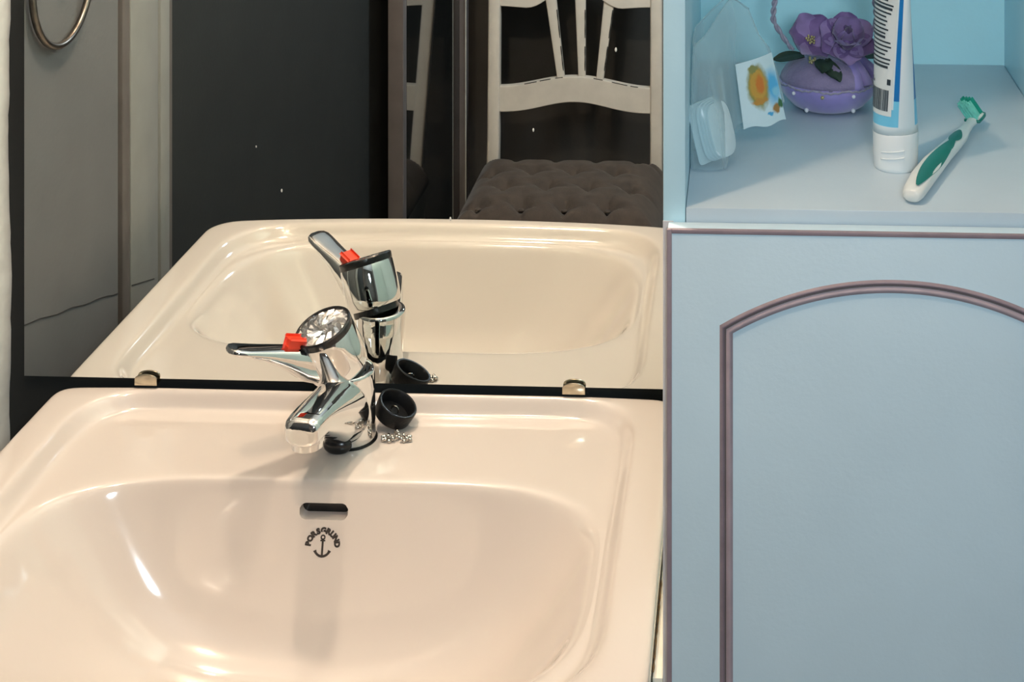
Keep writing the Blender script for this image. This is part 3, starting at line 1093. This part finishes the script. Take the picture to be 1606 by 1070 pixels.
flower2 = mesh_obj('double_flower', *sphere_data(f2, 0.0052, 10, 8), M['petal'], cb, True)
for lay, (cnt, L, W, cl_) in enumerate(((6, 0.0250, 0.0125, 0.25), (5, 0.0200, 0.0115, 0.75), (3, 0.0130, 0.0085, 1.2))):
    for k in range(cnt):
        a = 2 * PI * k / cnt + lay * 0.5
        dv = (fu2 * math.cos(a) + fv2 * math.sin(a) + n2 * (0.10 + 0.45 * lay))
        petal('petal', f2 + n2 * 0.0015 * lay, dv, n2, L, W, M['petal_pale'] if (k + lay) % 2 else M['petal'], flower2, cl_)
for (bx_, dv, L, W) in (((-0.006, -0.020, 0.042), (0.55, -0.75, -0.30), 0.025, 0.0075), ((-0.004, -0.018, 0.043), (-0.1, -0.9, -0.15), 0.019, 0.0075),
                        ((-0.020, -0.004, 0.042), (-1, -0.1, 0.02), 0.026, 0.0070), ((0.022, -0.002, 0.043), (1, -0.2, 0.10), 0.024, 0.0075), ((0.016, 0.004, 0.056), (0.7, 0.1, 0.8), 0.017, 0.0065)):
    petal('leaf', cc + Vector(bx_), dv, (0, -0.3, 1), L, W, M['leaf'], cb, -0.25)
V, F = merge([sphere_data(cc + Vector((-0.016 + 0.0014 * (k % 4), -0.019 - 0.001 * (k % 3), 0.0415 + 0.0010 * (k % 5))), 0.0012, 6, 5) for k in range(9)])
mesh_obj('gold_beads', V, F, M['gold'], cb, True)
# satin ribbon ends hanging at the right front
for (p0, p1, p2) in (((0.018, -0.016, 0.044), (0.027, -0.027, 0.036), (0.030, -0.0305, 0.026)), ((0.016, -0.018, 0.043), (0.021, -0.030, 0.0345), (0.0225, -0.0350, 0.024)), ((0.022, -0.010, 0.045), (0.036, -0.017, 0.037), (0.0385, -0.019, 0.029))):
    V_, F_ = [], []
    for k in range(11):
        t = k / 10
        q = Vector(p0) * (1 - t) ** 2 + Vector(p1) * 2 * t * (1 - t) + Vector(p2) * t * t
        s_ = Vector((0.0042, -0.0012, 0.001))
        nrm = Vector((0.3, -0.5, 0.8)) * 0.0004
        V_ += [cc + q - s_, cc + q + s_, cc + q + s_ + nrm, cc + q - s_ + nrm]
    for k in range(10):
        for e in range(4):
            F_.append((k * 4 + e, k * 4 + (e + 1) % 4, k * 4 + 4 + (e + 1) % 4, k * 4 + 4 + e))
    mesh_obj('ribbon', V_, F_, M['satin'], cb, True)
settle(cb)


# ------------------------------------------------------------------ clear packet with white pads and a picture label
def label_mat():
    m = bpy.data.materials.new('picture_label')
    m.use_nodes = True
    nt = m.node_tree
    b = nt.nodes['Principled BSDF']
    b.inputs['Roughness'].default_value = 0.35
    uv = nt.nodes.new('ShaderNodeUVMap')
    noise = nt.nodes.new('ShaderNodeTexNoise')
    noise.inputs['Scale'].default_value = 9
    nt.links.new(uv.outputs[0], noise.inputs['Vector'])
    wob_ = nt.nodes.new('ShaderNodeMix')
    wob_.data_type = 'VECTOR'
    wob_.inputs[0].default_value = 0.10
    nt.links.new(uv.outputs[0], wob_.inputs[4])
    nt.links.new(noise.outputs['Color'], wob_.inputs[5])
    prev = None

    def blob(cx_, cy_, rx, ry, col, soft=0.25):
        nonlocal prev
        mp = nt.nodes.new('ShaderNodeMapping')
        mp.inputs['Location'].default_value = (-cx_ / rx, -cy_ / ry, 0)
        mp.inputs['Scale'].default_value = (1 / rx, 1 / ry, 0)
        nt.links.new(wob_.outputs[1], mp.inputs[0])
        ln = nt.nodes.new('ShaderNodeVectorMath')
        ln.operation = 'LENGTH'
        nt.links.new(mp.outputs[0], ln.inputs[0])
        mr_ = nt.nodes.new('ShaderNodeMapRange')
        mr_.inputs[1].default_value = 1
        mr_.inputs[2].default_value = 1 - soft
        nt.links.new(ln.outputs['Value'], mr_.inputs[0])
        mx = nt.nodes.new('ShaderNodeMix')
        mx.data_type = 'RGBA'
        nt.links.new(mr_.outputs[0], mx.inputs[0])
        if prev is None:
            mx.inputs[6].default_value = (0.74, 0.90, 0.93, 1)
        else:
            nt.links.new(prev, mx.inputs[6])
        mx.inputs[7].default_value = col
        prev = mx.outputs[2]
    blob(0.80, 0.52, 0.26, 0.30, srgb(96, 190, 236), 0.6)
    blob(0.85, 0.45, 0.12, 0.10, srgb(150, 215, 240), 0.5)
    blob(0.45, 0.58, 0.27, 0.34, srgb(150, 150, 80), 0.3)
    blob(0.46, 0.60, 0.22, 0.26, srgb(214, 164, 74), 0.3)
    blob(0.50, 0.60, 0.12, 0.14, srgb(222, 130, 56), 0.4)
    blob(0.44, 0.38, 0.22, 0.05, srgb(206, 150, 70), 0.4)
    blob(0.40, 0.83, 0.13, 0.06, srgb(150, 150, 90), 0.3)
    blob(0.78, 0.24, 0.12, 0.07, srgb(176, 130, 70), 0.4)
    blob(0.90, 0.29, 0.09, 0.07, srgb(70, 120, 74), 0.4)
    blob(0.62, 0.19, 0.09, 0.03, srgb(90, 180, 226), 0.4)
    nt.links.new(prev, b.inputs['Base Color'])
    return m


pk = thing('pad_packet', 'clear plastic packet of white pads with picture label', 'packet', (-0.005, -0.25, SZ))
# picture label: gently curved sheet, wider than high, on the packet's right end
PL = [Vector(p) for p in ((-0.0005, -0.242, SZ + 0.0115), (0.0322, -0.2200, SZ + 0.0125), (0.0212, -0.2160, SZ + 0.0640), (-0.0070, -0.2380, SZ + 0.0600))]


def quad_sheet(name, c4, m, parent, bulge=0.003, nu=12, nv=10, th=0.0004, wave=0.0012):
    V_, F_, UV = [], [], []
    nrm = (c4[1] - c4[0]).cross(c4[3] - c4[0]).normalized()
    for s_ in (0, 1):
        for j in range(nv + 1):
            for i in range(nu + 1):
                u_, v_ = i / nu, j / nv
                p = (c4[0].lerp(c4[1], u_)).lerp(c4[3].lerp(c4[2], u_), v_)
                p = p + nrm * (bulge * math.sin(PI * u_) + th * s_)
                if j == 0:
                    p.z += wave * math.sin(u_ * 9)
                V_.append(p)
                UV.append((u_, v_))
    st = (nu + 1) * (nv + 1)
    for s_ in (0, 1):
        for j in range(nv):
            for i in range(nu):
                q = (j * (nu + 1) + i, j * (nu + 1) + i + 1, (j + 1) * (nu + 1) + i + 1, (j + 1) * (nu + 1) + i)
                q = tuple(s_ * st + e for e in q)
                F_.append(q if s_ else q[::-1])
    rim = [i for i in range(nu + 1)] + [j * (nu + 1) + nu for j in range(1, nv + 1)] + [nv * (nu + 1) + i for i in range(nu - 1, -1, -1)] + [j * (nu + 1) for j in range(nv - 1, 0, -1)]
    for k in range(len(rim)):
        a_, b_ = rim[k], rim[(k + 1) % len(rim)]
        F_.append((a_, b_, b_ + st, a_ + st))
    me_ = bpy.data.meshes.new(name)
    me_.from_pydata([tuple(p) for p in V_], [], F_)
    uvl = me_.uv_layers.new(name='UVMap')
    for lp in me_.loops:
        uvl.data[lp.index].uv = UV[lp.vertex_index]
    return finish(name, me_, m, parent, True, 50)


lb = quad_sheet('picture_label', PL, label_mat(), pk)
lb['label'] = 'white label with gold and blue picture'
# white pads: a flat card and a stack of rounded slabs leaning on the cabinet side
pn = Vector((0.80, -0.52, 0.28)).normalized()
pu_, pv_, _ = frame_from(pn, (0, 0, 1))      # pu_ upward in the plane, pv_ along
pc0 = Vector((-0.0245, -0.286, SZ + 0.0245))


def slab(name, c, hu, hv, th, e, m):
    s0 = section(c - pn * th / 2, pu_, pv_, hu, hv, 32, e)
    secs_ = [section(c - pn * th / 2, pu_, pv_, hu * 0.96, hv * 0.94, 32, e), section(c - pn * th * 0.3, pu_, pv_, hu, hv, 32, e),
             section(c + pn * th * 0.3, pu_, pv_, hu, hv, 32, e), section(c + pn * th / 2, pu_, pv_, hu * 0.96, hv * 0.94, 32, e)]
    return mesh_obj(name, *loft_data(secs_), m, pk, True, 50)


slab('card', pc0 - pn * 0.0035, 0.0215, 0.0175, 0.0015, 12, M['pad'])
for k in range(4):
    slab('pad', pc0 + pn * (0.0005 + 0.0035 * k) + pv_ * (0.0008 * k), 0.0215 - 0.0006 * k, 0.0140, 0.0031, 3.2, M['pad'])
# clear film wrapped round: from the pads up to a twisted corner and across to the label
FW = [[(-0.0385, -0.304, 0.002), (-0.0372, -0.262, 0.002), (-0.0060, -0.232, 0.006), (0.0290, -0.2080, 0.0225), (0.0300, -0.2140, 0.0235), (-0.0060, -0.235, 0.012), (-0.0130, -0.302, 0.002)],
      [(-0.0386, -0.306, 0.030), (-0.0378, -0.250, 0.030), (-0.0060, -0.218, 0.032), (0.0245, -0.2040, 0.0440), (0.0250, -0.2110, 0.0450), (-0.0085, -0.230, 0.042), (-0.0170, -0.306, 0.036)],
      [(-0.0384, -0.298, 0.058), (-0.0376, -0.238, 0.060), (-0.0080, -0.206, 0.060), (0.0170, -0.2030, 0.0650), (0.0185, -0.2100, 0.0660), (-0.0110, -0.229, 0.066), (-0.0235, -0.290, 0.062)],
      [(-0.0382, -0.286, 0.076), (-0.0374, -0.228, 0.080), (-0.0110, -0.204, 0.090), (0.0100, -0.2060, 0.0760), (0.0112, -0.2120, 0.0770), (-0.0080, -0.222, 0.086), (-0.0270, -0.268, 0.080)],
      [(-0.0378, -0.274, 0.0835), (-0.0370, -0.226, 0.0860), (-0.0130, -0.206, 0.1050), (0.0020, -0.2060, 0.0960), (0.0030, -0.2090, 0.0965), (-0.0110, -0.212, 0.1045), (-0.0290, -0.252, 0.0860)]]
secs = []
for r_ in FW:
    pts = [Vector((p[0], p[1], SZ + p[2])) for p in r_]
    # resample each ring as a smooth closed curve
    s_ = []
    L_ = len(pts)
    for i in range(L_):
        p0, p1, p2, p3 = pts[i - 1], pts[i], pts[(i + 1) % L_], pts[(i + 2) % L_]
        for k in range(5):
            t = k / 5
            lin = p1.lerp(p2, t)
            cr = 0.5 * ((2 * p1) + (p2 - p0) * t + (2 * p0 - 5 * p1 + 4 * p2 - p3) * t * t + (3 * p1 - p0 - 3 * p2 + p3) * t ** 3)
            q = lin.lerp(cr, 0.5)
            q.x = max(q.x, X0 + TH + 0.0006)
            q.z = max(q.z, SZ + 0.001)
            s_.append(q)
    secs.append(s_)
V, F = loft_data(secs, cap=False)
mesh_obj('clear_wrapper', V, F, M['film'], pk, True)
# rolled film edges catch the light
tube('film_edge', secs[-1], 0.0006, M['film'], pk, 6, closed=True)
settle(pk)

# ------------------------------------------------------------------ towel ring on the left wall (seen in the mirror)
tr = thing('towel_ring', 'bronze towel ring on grey wall, upper left of the mirror', 'towel ring', (WL, -0.135, Z0 + 0.43))
rc = Vector((WL + 0.0045, -0.1350, Z0 + 0.3555))
RR = 0.0685
tube('ring', [rc + Vector((0.010 * (1 + math.sin(a)) / 2 * (1 if math.sin(a) > 0 else 0.2), RR * math.cos(a), RR * 1.02 * math.sin(a))) for a in [2 * PI * k / 56 for k in range(56)]], 0.0036, M['ring_metal'], tr, 12, closed=True)
lathe('wall_plate', [(0.024, 0.0), (0.025, 0.002), (0.022, 0.006), (0.010, 0.009), (0.009, 0.024), (0.011, 0.030), (0.005, 0.034)], M['ring_metal'], tr, 32, (WL, -0.1350, Z0 + 0.3555 + RR * 1.02), axis=(1, 0, 0))
settle(tr)

# ------------------------------------------------------------------ smoked glass screen beside the chair (seen in the mirror)
sc = thing('glass_screen', 'smoked glass screen between two grey metal posts, reflected beside chair', 'screen', (-0.65, -1.7, 0))
box('post', (-0.6690, -1.4790, 0), (-0.6400, -1.4500, 2.05), M['post'], sc, 0.0015)
box('pane', (-0.6480, -2.018, 0.03), (-0.6400, -1.479, 2.03), M['smoke_glass'], sc)
far = box('post', (-0.6480, -2.046, 0), (-0.6245, -2.018, 2.05), M['post'], sc, 0.0015)
box('post_highlight', (-0.6265, -2.0175, 0), (-0.6245, -2.0150, 2.05), M['trim_white'], far)  # pale strip painted as the highlight along the post corner
box('rail', (-0.6475, -2.018, 0.0), (-0.6405, -1.479, 0.03), M['post'], sc)
box('rail', (-0.6475, -2.018, 2.03), (-0.6405, -1.479, 2.05), M['post'], sc)
settle(sc)

# ------------------------------------------------------------------ chair behind the camera (seen in the mirror)
chr_ = thing('dining_chair', 'cream painted chair with fan splat and tufted brown seat, in mirror', 'chair', (-0.375, -1.80, 0))


def ypost(z):
    return -2.016 - (z - 0.63) * 0.25


def post_path(xt, xb):
    P_ = []
    for z in (0.0, 0.20, 0.40, 0.48, 0.60, 0.70, 0.80, 0.90, 0.985):
        x = xb + (xt - xb) * (z - 0.43) / 0.34 if z > 0.40 else xb
        y = ypost(z) if z >= 0.40 else ypost(0.40) - (0.40 - z) * 0.18
        P_.append(Vector((x, y, z)))
    return P_


XL = (-0.5650, -0.5540)
XR = (-0.1980, -0.1930)
for xt, xb in (XL, XR):
    secs = [section(p, (1, 0, 0), (0, 1, 0), 0.0140, 0.0150, 20, 5) for p in post_path(xt, xb)]
    mesh_obj('back_post', *loft_data(secs), M['chair_paint'], chr_, True, 45)


def rail(name, top, bot, th=0.019):
    """rail across the back from functions of u in 0..1 giving top and bottom heights"""
    secs_ = []
    for k in range(33):
        u_ = k / 32
        zt, zb = top(u_), bot(u_)
        zm = (zt + zb) / 2
        xl = XL[1] + (XL[0] - XL[1]) * (zm - 0.43) / 0.34 + 0.010
        xr = XR[1] + (XR[0] - XR[1]) * (zm - 0.43) / 0.34 - 0.010
        x = xl + (xr - xl) * u_
        s_ = []
        for (dz, dy) in ((zt, -th / 2), (zt, th / 2), (zb, th / 2), (zb, -th / 2)):
            s_.append(Vector((x, ypost(dz) + dy, dz)))
        secs_.append(s_)
    V_, F_ = loft_data(secs_)
    o = mesh_obj(name, V_, F_, M['chair_paint'], chr_, False)
    bv = o.modifiers.new('b', 'BEVEL')
    bv.width = 0.002
    bv.segments = 2
    bv.limit_method = 'ANGLE'
    return o


def hump(u_, p=2.0):
    return (0.5 - 0.5 * math.cos(2 * PI * u_)) ** p


low = rail('lower_rail', lambda u_: 0.588 + 0.022 * hump(u_, 1.0), lambda u_: 0.5345 + 0.022 * hump(u_, 1.3))
topr = rail('top_rail', lambda u_: 0.905 + 0.06 * hump(u_, 0.8), lambda u_: 0.757 - 0.004 * math.sin(u_ * PI * 2) ** 2 + 0.058 * max(0, hump(u_, 3.0) - 0.04))
for (xt, xb, wt, wb) in ((-0.4395, -0.4085, 0.0135, 0.0085), (-0.3710, -0.3620, 0.0135, 0.0080), (-0.3030, -0.3225, 0.0135, 0.0085)):
    secs = []
    for t in (0, 0.25, 0.5, 0.75, 1):
        z = 0.600 + t * 0.215
        x = xb + (xt - xb) * t * 1.15
        secs.append(section((x, ypost(z), z), (1, 0, 0), (0, 1, 0), wb + (wt - wb) * t, 0.0065, 16, 6))
    sp = mesh_obj('splat', *loft_data(secs), M['chair_paint'], chr_, True, 45)
    # worn paint along one edge of the slat
    sg = 1
    for (t0, t1) in ((0.10, 0.34), (0.42, 0.70)):
        pts = []
        for k in range(8):
            t = t0 + (t1 - t0) * k / 7
            z = 0.600 + t * 0.215
            pts.append((xb + (xt - xb) * t * 1.15 + sg * (wb + (wt - wb) * t - 0.0012), ypost(z) + 0.0061, z))
        tube('worn_edge', pts, [0.0008 + 0.0006 * abs(math.sin(k * 2.3)) for k in range(8)], M['worn'], sp, 6)
for (u0, u1) in ((0.17, 0.25), (0.27, 0.34), (0.37, 0.42), (0.62, 0.68), (0.74, 0.84), (0.86, 0.91)):
    pts = []
    for k in range(7):
        u_ = u0 + (u1 - u0) * k / 6
        zt = 0.588 + 0.022 * hump(u_, 1.0)
        xl, xr = -0.5490, -0.2050
        pts.append((xl + (xr - xl) * u_, ypost(zt) + 0.0092, zt - 0.0006))
    tube('worn_edge', pts, 0.0010, M['worn'], low, 6)
# seat frame, front legs, apron
SXL, SXR = -0.586, -0.166
SYF, SYB = -1.575, ypost(0.42) + 0.012
for x in (SXL + 0.022, SXR - 0.022):
    secs = [section((x, SYF - 0.035, z), (1, 0, 0), (0, 1, 0), r_, r_, 20, 5) for z, r_ in ((0, 0.013), (0.2, 0.016), (0.36, 0.020), (0.385, 0.020))]
    mesh_obj('front_leg', *loft_data(secs), M['chair_paint'], chr_, True, 45)
box('apron', (SXL + 0.012, SYF - 0.020 - 0.022, 0.325), (SXR - 0.012, SYF - 0.020, 0.385), M['chair_paint'], chr_, 0.003)
box('apron', (SXL + 0.010, SYB - 0.005, 0.325), (SXL + 0.030, SYF - 0.04, 0.385), M['chair_paint'], chr_, 0.003)
box('apron', (SXR - 0.030, SYB - 0.005, 0.325), (SXR - 0.010, SYF - 0.04, 0.385), M['chair_paint'], chr_, 0.003)
# tufted cushion: height field with button dimples and folds between them
nx, ny = 64, 60
btn = []
for j in range(4):
    for i in range(4):
        btn.append((SXL + 0.075 + i * 0.0865 + (0.02 if j % 2 else -0.02), SYF - 0.060 - j * 0.092))
V, F = [], []
for s_ in (0, 1):
    for j in range(ny + 1):
        for i in range(nx + 1):
            u_, v_ = i / nx, j / ny
            x = SXL + (SXR - SXL) * u_
            y = SYF + (SYB + 0.006 - SYF) * v_
            e = min(u_, 1 - u_, v_ * 0.95, (1 - v_) * 0.95) * 0.4
            edge = 1 - math.exp(-e / 0.024)
            if s_ == 0:
                z = 0.396 + 0.072 * edge
                dmin = sorted([(x - bx_) ** 2 + (y - by_) ** 2 for bx_, by_ in btn])
                z -= 0.024 * math.exp(-dmin[0] / 0.00030)
                fold = math.sqrt(dmin[1]) - math.sqrt(dmin[0])
                # creases run along lines of equal distance to two neighbouring buttons' midpoints
                for bx_, by_ in btn:
                    ddx, ddy = x - bx_, y - by_
                    rr = math.hypot(ddx, ddy)
                    if rr < 0.075:
                        a = math.atan2(ddy, ddx)
                        cre = max(math.cos(a * 2 - PI) if False else abs(math.sin(a)) ** 24, abs(math.cos(a - 0.25)) ** 40)
                        z -= 0.011 * cre * max(0, 1 - rr / 0.062)
            else:
                z = 0.386
            V.append((x, y, z))
st = (nx + 1) * (ny + 1)
for s_ in (0, 1):
    for j in range(ny):
        for i in range(nx):
            q = tuple(s_ * st + e for e in (j * (nx + 1) + i, j * (nx + 1) + i + 1, (j + 1) * (nx + 1) + i + 1, (j + 1) * (nx + 1) + i))
            F.append(q)
rim = [i for i in range(nx + 1)] + [j * (nx + 1) + nx for j in range(1, ny + 1)] + [ny * (nx + 1) + i for i in range(nx - 1, -1, -1)] + [j * (nx + 1) for j in range(ny - 1, 0, -1)]
for k in range(len(rim)):
    a_, b_ = rim[k], rim[(k + 1) % len(rim)]
    F.append((a_, b_, b_ + st, a_ + st))
seat = mesh_obj('seat_cushion', V, F, M['velvet'], chr_, True, 60)
for bx_, by_ in btn:
    mesh_obj('button', *sphere_data((bx_, by_, 0.4440), 0.0065, 10, 6, (1, 1, 0.5)), M['velvet'], seat, True)
settle(chr_)
